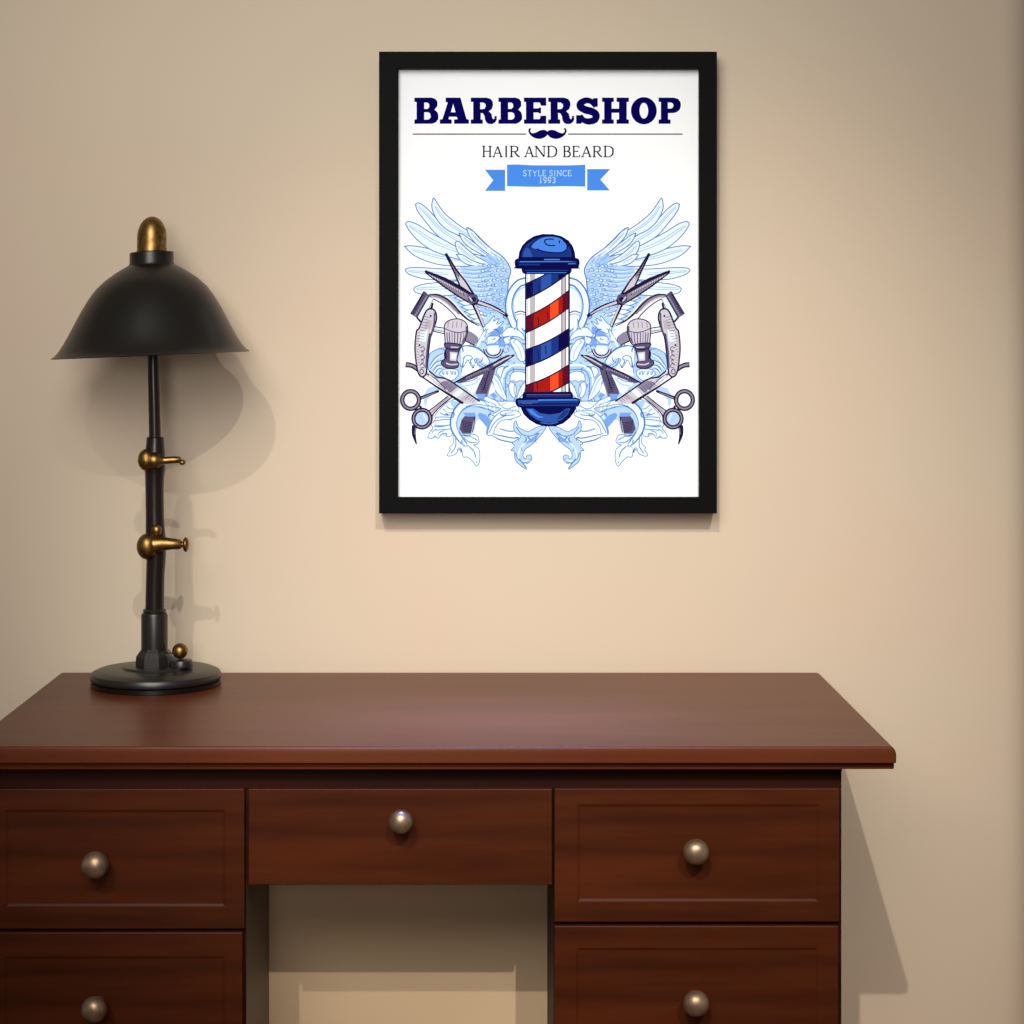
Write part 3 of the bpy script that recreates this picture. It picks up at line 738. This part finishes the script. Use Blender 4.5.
line(W2([(70, 228), (110, 235), (155, 262), (190, 300)]), (5.4, 5.0, 5.0, 3.0), 'ink'); line(W2([(75, 228), (115, 236), (150, 258)]), (2.6, 2.0, 2.0), 'steel')
# straight razor: scales
sc = [(395 + a*0.1514, 190 + b_*0.1514) for a, b_ in ((228, 785), (262, 795), (275, 840), (264, 890))] + W2([(236, 40), (222, 140), (212, 230), (205, 290), (178, 310), (152, 280), (138, 200), (132, 110), (142, 10)]) + [(395 + a*0.1514, 190 + b_*0.1514) for a, b_ in ((160, 910), (200, 810))]
outl(sc, 'silver', 'ink', 1.6)
line([(395 + 262*0.1514, 190 + 810*0.1514)] + W([(258, 880), (240, 960)]) + W2([(228, 30), (212, 140), (205, 250)]), 1.7, 'lead')
fill(W([(200, 870), (245, 860), (235, 920), (195, 910)]), 'grey'); fill(W([(165, 940), (215, 925), (205, 1000), (160, 1010)]), 'foam')
fill(W2(ell(162, 100, 7, 7, 12)), 'ink'); fill(W(ell(236, 832, 6, 8, 12)), 'ink'); fill(W2(ell(176, 275, 12, 16, 14)), 'silver'); line(W2(ell(176, 275, 12, 16, 14)), 0.8, 'ink', closed=True)
for k in range(5): line(W2([(165 + (k % 2)*10, 120 + k*28), (185, 110 + k*28), (195 - (k % 2)*10, 130 + k*28), (170, 140 + k*28)]), 0.8, 'lead')
line(W([(250, 745), (238, 790)]), (1.8, 2.6), 'ink', False)

def hatch(fr, p, q_, d, n_, wd, c):
    for k in range(n_):
        t = (k + 0.5)/n_; x = p[0] + (q_[0]-p[0])*t; y = p[1] + (q_[1]-p[1])*t
        line(fr([(x - d[0]/2, y - d[1]/2), (x + d[0]/2, y + d[1]/2)]), wd, c, False)
hatch(W, (235, 570), (460, 690), (10, 26), 14, 0.5, 'ink')
hatch(W, (355, 450), (420, 570), (22, 6), 8, 0.5, 'ink')
hatch(W2, (300, 350), (380, 400), (40, -34), 7, 0.6, 'lead')
hatch(W2, (470, 440), (530, 470), (26, -24), 4, 0.5, 'lead')
hatch(W2, (430, 335), (640, 240), (10, 20), 14, 0.5, 'ink')
hatch(W, (215, 830), (160, 1010), (40, 8), 10, 0.5, 'lead')
hatch(W2, (145, 30), (150, 240), (30, 4), 12, 0.45, 'steel')
left = SH; SH = []
def mir(s_):
    f_ = lambda p: Vector((1095.0 - p[0], p[1]))
    if s_[0] == 'f': return ('f', [f_(p) for p in reversed(s_[1])], s_[2])
    return ('s', [f_(p) for p in s_[1]], [f_(p) for p in s_[2]], s_[3])
SH = left + [mir(s_) for s_ in left]

# ---------- barber pole
K = Fr(505, 228, 85); L_ = Fr(505, 345, 85); P6 = Fr(500, 225, 100, 488)
gx0, gx1 = 125, 338
fill(P6([(122, 230), (341, 230), (341, 820), (122, 820)]), 'ink')
fill(P6([(129, 232), (333, 232), (333, 818), (129, 818)]), 'paper')
fill(P6([(146, 232), (172, 232), (172, 818), (146, 818)]), 'grey')
fill(P6([(297, 232), (322, 232), (322, 818), (297, 818)]), 'grey')
line(P6([(135, 235), (135, 815)]), 0.5, 'steel', False); line(P6([(302, 235), (302, 815)]), 0.5, 'lead', False); line(P6([(311, 235), (311, 815)]), 0.5, 'silver', False); line(P6([(320, 235), (320, 815)]), 0.6, 'ink', False)
def band(yl0, yr0, yl1, yr1, cols, top=236, bot=815):
    """striped band between the upper edge (yl0 left .. yr0 right) and the lower edge"""
    def edge(a, b_, x): t = (x-129)/(333-129); return a + (b_-a)*t + 16*math.sin(math.pi*t)*(1 if a > b_ else -1)*0.6
    xs = [129 + (333-129)*k/24 for k in range(25)]
    cl = lambda y: min(max(y, top), bot)
    def sub(x0, x1, c, e=0):
        q_ = [x for x in xs if x0 < x < x1]; q_ = [x0] + q_ + [x1]
        up = [(x, cl(edge(yl0, yr0, x) - e)) for x in q_]; dn = [(x, cl(edge(yl1, yr1, x) + e)) for x in q_]
        fill(P6(up + list(reversed(dn))), c)
    sub(129, 333, 'ink', 8)
    for x0, x1, c in cols: sub(x0, x1, c)
blue = ((129, 160, 'pole_deep'), (160, 200, 'pole_mid'), (200, 250, 'pole_blue'), (250, 285, 'pole_mid'), (285, 333, 'pole_deep'))
redc = ((129, 165, 'red_dark'), (165, 205, 'red'), (205, 245, 'red'), (245, 285, 'red_light'), (285, 305, 'red'), (305, 333, 'red_dark'))
band(290, 170, 356, 232, blue); band(452, 326, 520, 402, redc); band(612, 512, 686, 586, blue); band(786, 688, 850, 766, redc)
for x, y0, y1 in ((152, 300, 340), (150, 470, 505), (150, 630, 670), (190, 290, 325), (186, 450, 490), (185, 610, 655), (180, 765, 805), (232, 425, 460), (222, 590, 630)):
    line(P6([(x, y0), (x + 3, y1)]), 1.0, 'ink', False)
# cap
fill(K([(160, 365), (170, 290), (205, 215), (265, 150), (350, 98), (450, 72), (580, 74), (680, 98), (765, 150), (815, 215), (842, 295), (850, 368)]), 'pole_deep', False)
fill(K([(195, 350), (215, 260), (270, 190), (350, 135), (460, 105), (580, 105), (680, 130), (750, 190), (790, 260), (808, 350)]), 'pole_mid')
fill(K([(215, 350), (225, 290), (260, 240), (300, 260), (330, 330), (330, 350)]), 'pole_blue')
fill(K([(320, 225), (380, 155), (480, 110), (600, 108), (680, 135), (730, 190), (750, 245), (700, 285), (600, 292), (480, 285), (380, 255)]), 'pole_light', True)
line(K([(380, 250), (460, 280), (560, 295), (680, 295), (745, 260)]), 1.2, 'pole_deep'); line(K([(745, 255), (745, 200), (700, 145)]), 1.2, 'pole_deep')
line(K([(590, 135), (520, 135), (480, 150), (490, 190), (540, 212), (605, 210)]), 1.2, 'pole_deep'); line(K([(655, 150), (655, 185)]), 1.2, 'pole_deep', False)
line(K([(290, 240), (330, 190), (400, 130)]), 1.0, 'pole_deep')
fill(K([(200, 480), (800, 480), (805, 510), (790, 545), (740, 556), (250, 556), (215, 545), (200, 510)]), 'pole_deep')
line(K([(240, 510), (760, 510)]), 1.0, 'pole_mid', False); line(K([(260, 538), (740, 538)]), 0.7, 'pole_light', False)
fill(K([(115, 420), (120, 390), (150, 368), (250, 358), (760, 358), (860, 362), (893, 385), (898, 430), (885, 470), (850, 490), (160, 490), (125, 465)]), 'pole_deep', True)
fill(K([(150, 400), (860, 398), (865, 450), (160, 455)]), 'pole_mid'); fill(K([(180, 400), (760, 398), (850, 408), (180, 412)]), 'pole_light')
fill(K([(150, 418), (860, 416), (860, 460), (160, 462)]), 'pole_deep'); line(K([(470, 380), (660, 380)]), 1.2, 'pole_light', False); line(K([(760, 432), (850, 430)]), 0.8, 'pole_light', False); line(K([(170, 440), (420, 440)]), 1.6, 'pole_mid', False)
# foot
fill(L_([(185, 745), (860, 745), (840, 800), (780, 880), (700, 945), (600, 980), (480, 980), (380, 955), (290, 900), (220, 830)]), 'pole_deep', False)
fill(L_([(250, 765), (340, 765), (420, 820), (540, 838), (660, 820), (740, 765), (790, 765), (760, 830), (690, 900), (590, 935), (480, 935), (380, 900), (300, 840)]), 'pole_blue')
fill(L_([(270, 775), (320, 775), (400, 850), (480, 870), (400, 880), (320, 830)]), 'pole_light')
fill(L_([(700, 800), (760, 770), (770, 800), (700, 880), (620, 900)]), 'pole_mid')
line(L_([(430, 935), (540, 950), (640, 930)]), 0.6, 'pole_light')
fill(L_([(235, 565), (790, 562), (815, 580), (825, 650), (205, 650), (215, 590)]), 'pole_deep')
line(L_([(260, 600), (790, 598)]), 1.0, 'lead', False); line(L_([(260, 622), (790, 622)]), 1.0, 'pole_mid', False)
fill(L_([(125, 655), (160, 638), (500, 634), (860, 634), (905, 655), (908, 690), (885, 740), (800, 752), (200, 755), (150, 745), (125, 700)]), 'pole_deep', False)
fill(L_([(150, 665), (860, 655), (895, 668), (870, 735), (170, 735)]), 'pole_mid'); fill(L_([(150, 668), (380, 660), (420, 680), (380, 700), (160, 700)]), 'pole_blue')
fill(L_([(400, 655), (860, 652), (890, 668), (400, 672)]), 'pole_light'); line(L_([(180, 712), (870, 708)]), 1.2, 'pole_deep', False); line(L_([(200, 705), (330, 705)]), 0.8, 'lead', False)

# ---------- lettering
def glyph_fill(ch, x0, x1, y0, y1, c='navy'):
    T_ = lambda pts: [(x0 + a/100*(x1-x0), y0 + b_/100*(y1-y0)) for a, b_ in pts]
    G_ = {
     'B': ([(0,0),(72,0),(88,5),(96,16),(96,32),(84,46),(96,56),(100,68),(100,82),(90,94),(74,100),(0,100),(0,84),(9,83),(9,17),(0,16)],
           [[(41,19),(54,19),(61,24),(62,36),(55,43),(41,43)], [(41,56),(57,56),(66,61),(68,74),(62,82),(54,84),(41,84)]]),
     'A': ([(20,0),(71,0),(92,82),(100,84),(100,100),(49,100),(49,84),(61,82),(58,73),(32,73),(30,82),(41,84),(41,100),(0,100),(0,84),(9,82),(27,19),(20,17)],
           [[(46,24),(54,56),(38,56)]]),
     'R': ([(0,0),(60,0),(76,5),(84,16),(85,30),(80,44),(69,52),(79,62),(83,80),(87,82),(90,80),(91,70),(99,70),(99,86),(92,96),(82,101),(70,101),(60,96),(54,84),(52,70),(46,60),(38,59),(38,83),(46,84),(46,100),(0,100),(0,84),(9,83),(9,17),(0,16)],
           [[(36,19),(48,19),(55,24),(57,33),(53,42),(44,44),(36,44)]]),
     'E': ([(0,0),(99,0),(99,31),(76,31),(70,19),(43,19),(43,41),(64,41),(66,38),(76,38),(76,60),(66,60),(64,57),(43,57),(43,82),(70,82),(74,69),(99,69),(99,100),(0,100),(0,84),(9,83),(9,17),(0,16)], []),
     'H': ([(0,0),(44,0),(44,16),(36,17),(36,42),(63,42),(63,17),(54,16),(54,0),(100,0),(100,16),(92,17),(92,83),(100,84),(100,100),(54,100),(54,84),(63,83),(63,58),(36,58),(36,83),(44,84),(44,100),(0,100),(0,84),(8,83),(8,17),(0,16)], []),
     'P': ([(0,0),(68,0),(86,5),(97,17),(99,30),(94,46),(80,56),(64,59),(42,59),(42,83),(53,84),(53,100),(0,100),(0,84),(10,83),(10,17),(0,16)],
           [[(41,19),(56,19),(64,24),(66,32),(60,40),(52,42),(41,42)]]),
    }
    if ch in G_:
        fill(T_(G_[ch][0]), c)
        for h in G_[ch][1]: fill(T_(h), 'paper')
    elif ch == 'O':
        fill(T_(ell(50, 50, 50, 52, 48)), c); fill(T_(ell(50, 50, 16.5, 30, 32)), 'paper')
    elif ch == 'S':
        line(T_([(80, 34), (62, 15), (40, 11), (20, 22), (20, 36), (40, 47), (66, 54), (81, 66), (76, 84), (54, 91), (32, 86), (18, 68)]), (4.6, 5.4, 6.2, 7.2, 7.4, 7.6, 7.6, 7.4, 7.2, 6.4, 5.6, 4.6), c)
        fill(T_([(70, 2), (88, 2), (88, 35), (68, 35), (64, 16)]), c); fill(T_([(2, 67), (24, 67), (30, 86), (22, 100), (2, 100)]), c)
tb = [('B', 414.4, 438.4), ('A', 439.8, 468.9), ('R', 470.8, 497.0), ('B', 498.4, 522.2), ('E', 523.9, 546.5), ('R', 548.2, 574.4), ('S', 575.6, 600.8), ('H', 602, 628.9), ('O', 630.9, 656.8), ('P', 658.6, 681.2)]
for ch, a, b_ in tb: glyph_fill(ch, a, b_, 97.6, 123.8)
line([(412.6, 134.1), (526.2, 134.1)], 1.15, 'rule', False); line([(568.2, 134.1), (682.6, 134.1)], 1.15, 'rule', False)
mu = [(537, 388), (512, 372), (470, 374), (425, 396), (392, 402), (377, 388), (376, 372), (384, 360), (372, 354), (360, 364), (357, 385), (368, 410), (392, 434), (425, 450), (465, 455), (500, 446), (525, 428), (537, 412)]
MU = Fr(490, 90, 110)
pm = MU(mu); fill(cr(pm, 3), 'navy'); fill([Vector((1095 - p[0], p[1])) for p in cr(pm, 3)], 'navy')

def thin(ch, x0, x1, y0, y1, c, st, hl, sf=True):
    w_, h_ = x1-x0, y1-y0
    T_ = lambda pts: [(x0 + a*w_, y0 + b_*h_) for a, b_ in pts]
    def serif(x, y, l=0.16): 
        if sf: line(T_([(x-l, y), (x+l, y)]), hl, c, False)
    def stem(x, a=0.0, b_=1.0): line(T_([(x, a), (x, b_)]), st, c, False); serif(x, a); serif(x, b_)
    if ch == 'H': stem(.18); stem(.82); line(T_([(.18, .48), (.82, .48)]), hl, c, False)
    elif ch == 'A':
        line(T_([(.14, 1), (.5, 0)]), hl, c, False); line(T_([(.5, 0), (.84, 1)]), st, c, False); line(T_([(.26, .66), (.72, .66)]), hl, c, False); serif(.14, 1, .13); serif(.84, 1, .13)
    elif ch == 'I': stem(.5) if x1 - x0 > 1 else None
    elif ch == 'R':
        stem(.2); line(T_([(.2, 0), (.55, .0), (.74, .12), (.74, .38), (.55, .5), (.2, .5)]), (hl, hl, st, st, hl, hl), c); line(T_([(.48, .5), (.72, .85), (.95, 1)]), st, c)
    elif ch == 'N':
        line(T_([(.16, 0), (.16, 1)]), hl, c, False); line(T_([(.84, 0), (.84, 1)]), hl, c, False); serif(.16, 1); serif(.84, 0); serif(.14, 0, .1); line(T_([(.16, 0), (.84, 1)]), st, c, False)
    elif ch == 'D':
        stem(.18); line(T_([(.18, 0), (.55, .0), (.86, .22), (.9, .5), (.84, .78), (.55, 1), (.18, 1)]), (hl, hl, st, st, st, hl, hl), c)
    elif ch == 'B':
        stem(.2); line(T_([(.2, 0), (.55, 0), (.76, .12), (.74, .36), (.5, .47), (.2, .47)]), (hl, hl, st, st, hl, hl), c)
        line(T_([(.5, .47), (.8, .58), (.86, .78), (.74, .95), (.5, 1), (.2, 1)]), (hl, st, st, st, hl, hl), c)
    elif ch == 'E':
        stem(.2)
        for yy, xx in ((0, .82), (.48, .66), (1, .88)): line(T_([(.2, yy), (xx, yy)]), hl, c, False)
        line(T_([(.82, 0), (.82, .16)]), hl, c, False); line(T_([(.88, 1), (.9, .82)]), hl, c, False); line(T_([(.66, .4), (.66, .56)]), hl, c, False)
    elif ch == 'S': line(T_([(.82, .2), (.7, .03), (.4, 0), (.2, .14), (.24, .36), (.55, .5), (.8, .66), (.78, .88), (.5, 1), (.25, .96), (.15, .78)]), st, c)
    elif ch == 'T': stem(.5); line(T_([(.08, 0), (.92, 0)]), hl, c, False)
    elif ch == 'Y': line(T_([(.1, 0), (.5, .5)]), st, c, False); line(T_([(.9, 0), (.5, .5), (.5, 1)]), hl, c, False); serif(.5, 1)
    elif ch == 'L': stem(.25); line(T_([(.25, 1), (.9, 1), (.9, .8)]), hl, c, False)
    elif ch == 'C': line(T_([(.88, .22), (.75, .04), (.5, 0), (.22, .15), (.12, .5), (.22, .85), (.5, 1), (.78, .95), (.9, .8)]), st, c)
    elif ch == '1': line(T_([(.3, .15), (.5, 0), (.5, 1)]), st, c, False); line(T_([(.2, 1), (.8, 1)]), hl, c, False)
    elif ch == '9': line(T_([(.8, .35), (.65, .58), (.35, .6), (.15, .35), (.3, .04), (.6, 0), (.82, .2), (.8, .6), (.6, .9), (.25, 1)]), st, c)
    elif ch == '3': line(T_([(.2, .1), (.5, 0), (.8, .15), (.75, .4), (.45, .48), (.8, .6), (.82, .88), (.5, 1), (.15, .92)]), st, c)
HB = Fr(470, 135, 160)
k_ = 160/1024
for ch, a, b_ in (('H', 77, 140), ('A', 141, 212), ('I', 213, 250), ('R', 251, 322), ('A', 346, 412), ('N', 411, 487), ('D', 491, 560), ('B', 594, 648), ('E', 653, 708), ('A', 710, 780), ('R', 782, 848), ('D', 853, 922)):
    thin(ch, 470 + a*k_, 470 + b_*k_, 146.3, 156.8, 'text', 1.6, 1.0)
fill(HB([(237, 190), (300, 188), (400, 194), (640, 194), (738, 190), (738, 330), (600, 328), (420, 332), (237, 328)]), 'banner')
fill(HB([(95, 222), (225, 222), (225, 358), (95, 358), (148, 290)]), 'banner'); fill(HB([(750, 218), (898, 218), (835, 285), (895, 355), (750, 355)]), 'banner')
x = 338
for ch, w_ in (('S', 26), ('T', 30), ('Y', 30), ('L', 26), ('E', 26), (' ', 12), ('S', 26), ('I', 16), ('N', 34), ('C', 30), ('E', 28)):
    if ch != ' ': thin(ch, 470 + x*k_, 470 + (x + w_)*k_, 135 + 227*k_, 135 + 262*k_, 'pale_text', 0.75, 0.6)
    x += w_ + 3
x = 440
for ch in '1993':
    thin(ch, 470 + x*k_, 470 + (x + 25)*k_, 135 + 271*k_, 135 + 306*k_, 'pale_text', 0.85, 0.7); x += 28

# ---- turn the shapes into one mesh
bm = bmesh.new()
def pp(p, i): return Vector((px(p[0], YP), YP - 0.000004*i, pz(p[1], YP))) - PC
i = 0
vs = [bm.verts.new(v - PC) for v in (Vector((ix0-.004, YP, iz0-.004)), Vector((ix1+.004, YP, iz0-.004)), Vector((ix1+.004, YP, iz1+.004)), Vector((ix0-.004, YP, iz1+.004)))]
bm.faces.new(vs)
boxes = []
for s_ in SH:
    allp = s_[1] if s_[0] == 'f' else s_[1] + s_[2]
    bx = (min(p[0] for p in allp), max(p[0] for p in allp), min(p[1] for p in allp), max(p[1] for p in allp))
    i = 1
    for ob in boxes:
        if ob[4] >= i and ob[0] < bx[1] and bx[0] < ob[1] and ob[2] < bx[3] and bx[2] < ob[3]: i = ob[4] + 1
    boxes.append(bx + (i,))
    if s_[0] == 'f':
        pts = s_[1]
        vs = [bm.verts.new(pp(p, i)) for p in pts]
        for tri in tessellate_polygon([[Vector((p[0], -p[1], 0)) for p in pts]]):
            try: fc = bm.faces.new([vs[t] for t in tri])
            except ValueError: continue
            fc.material_index = INK[s_[2]]
    else:
        a_ = [bm.verts.new(pp(p, i)) for p in s_[1]]; b_ = [bm.verts.new(pp(p, i)) for p in s_[2]]
        for k in range(len(a_)-1):
            try: fc = bm.faces.new((a_[k], a_[k+1], b_[k+1], b_[k]))
            except ValueError: continue
            fc.material_index = INK[s_[3]]
bm.normal_update()
for fc in bm.faces:
    if fc.normal.y > 0: fc.normal_flip()
obj('print', bm, INKL, pict)
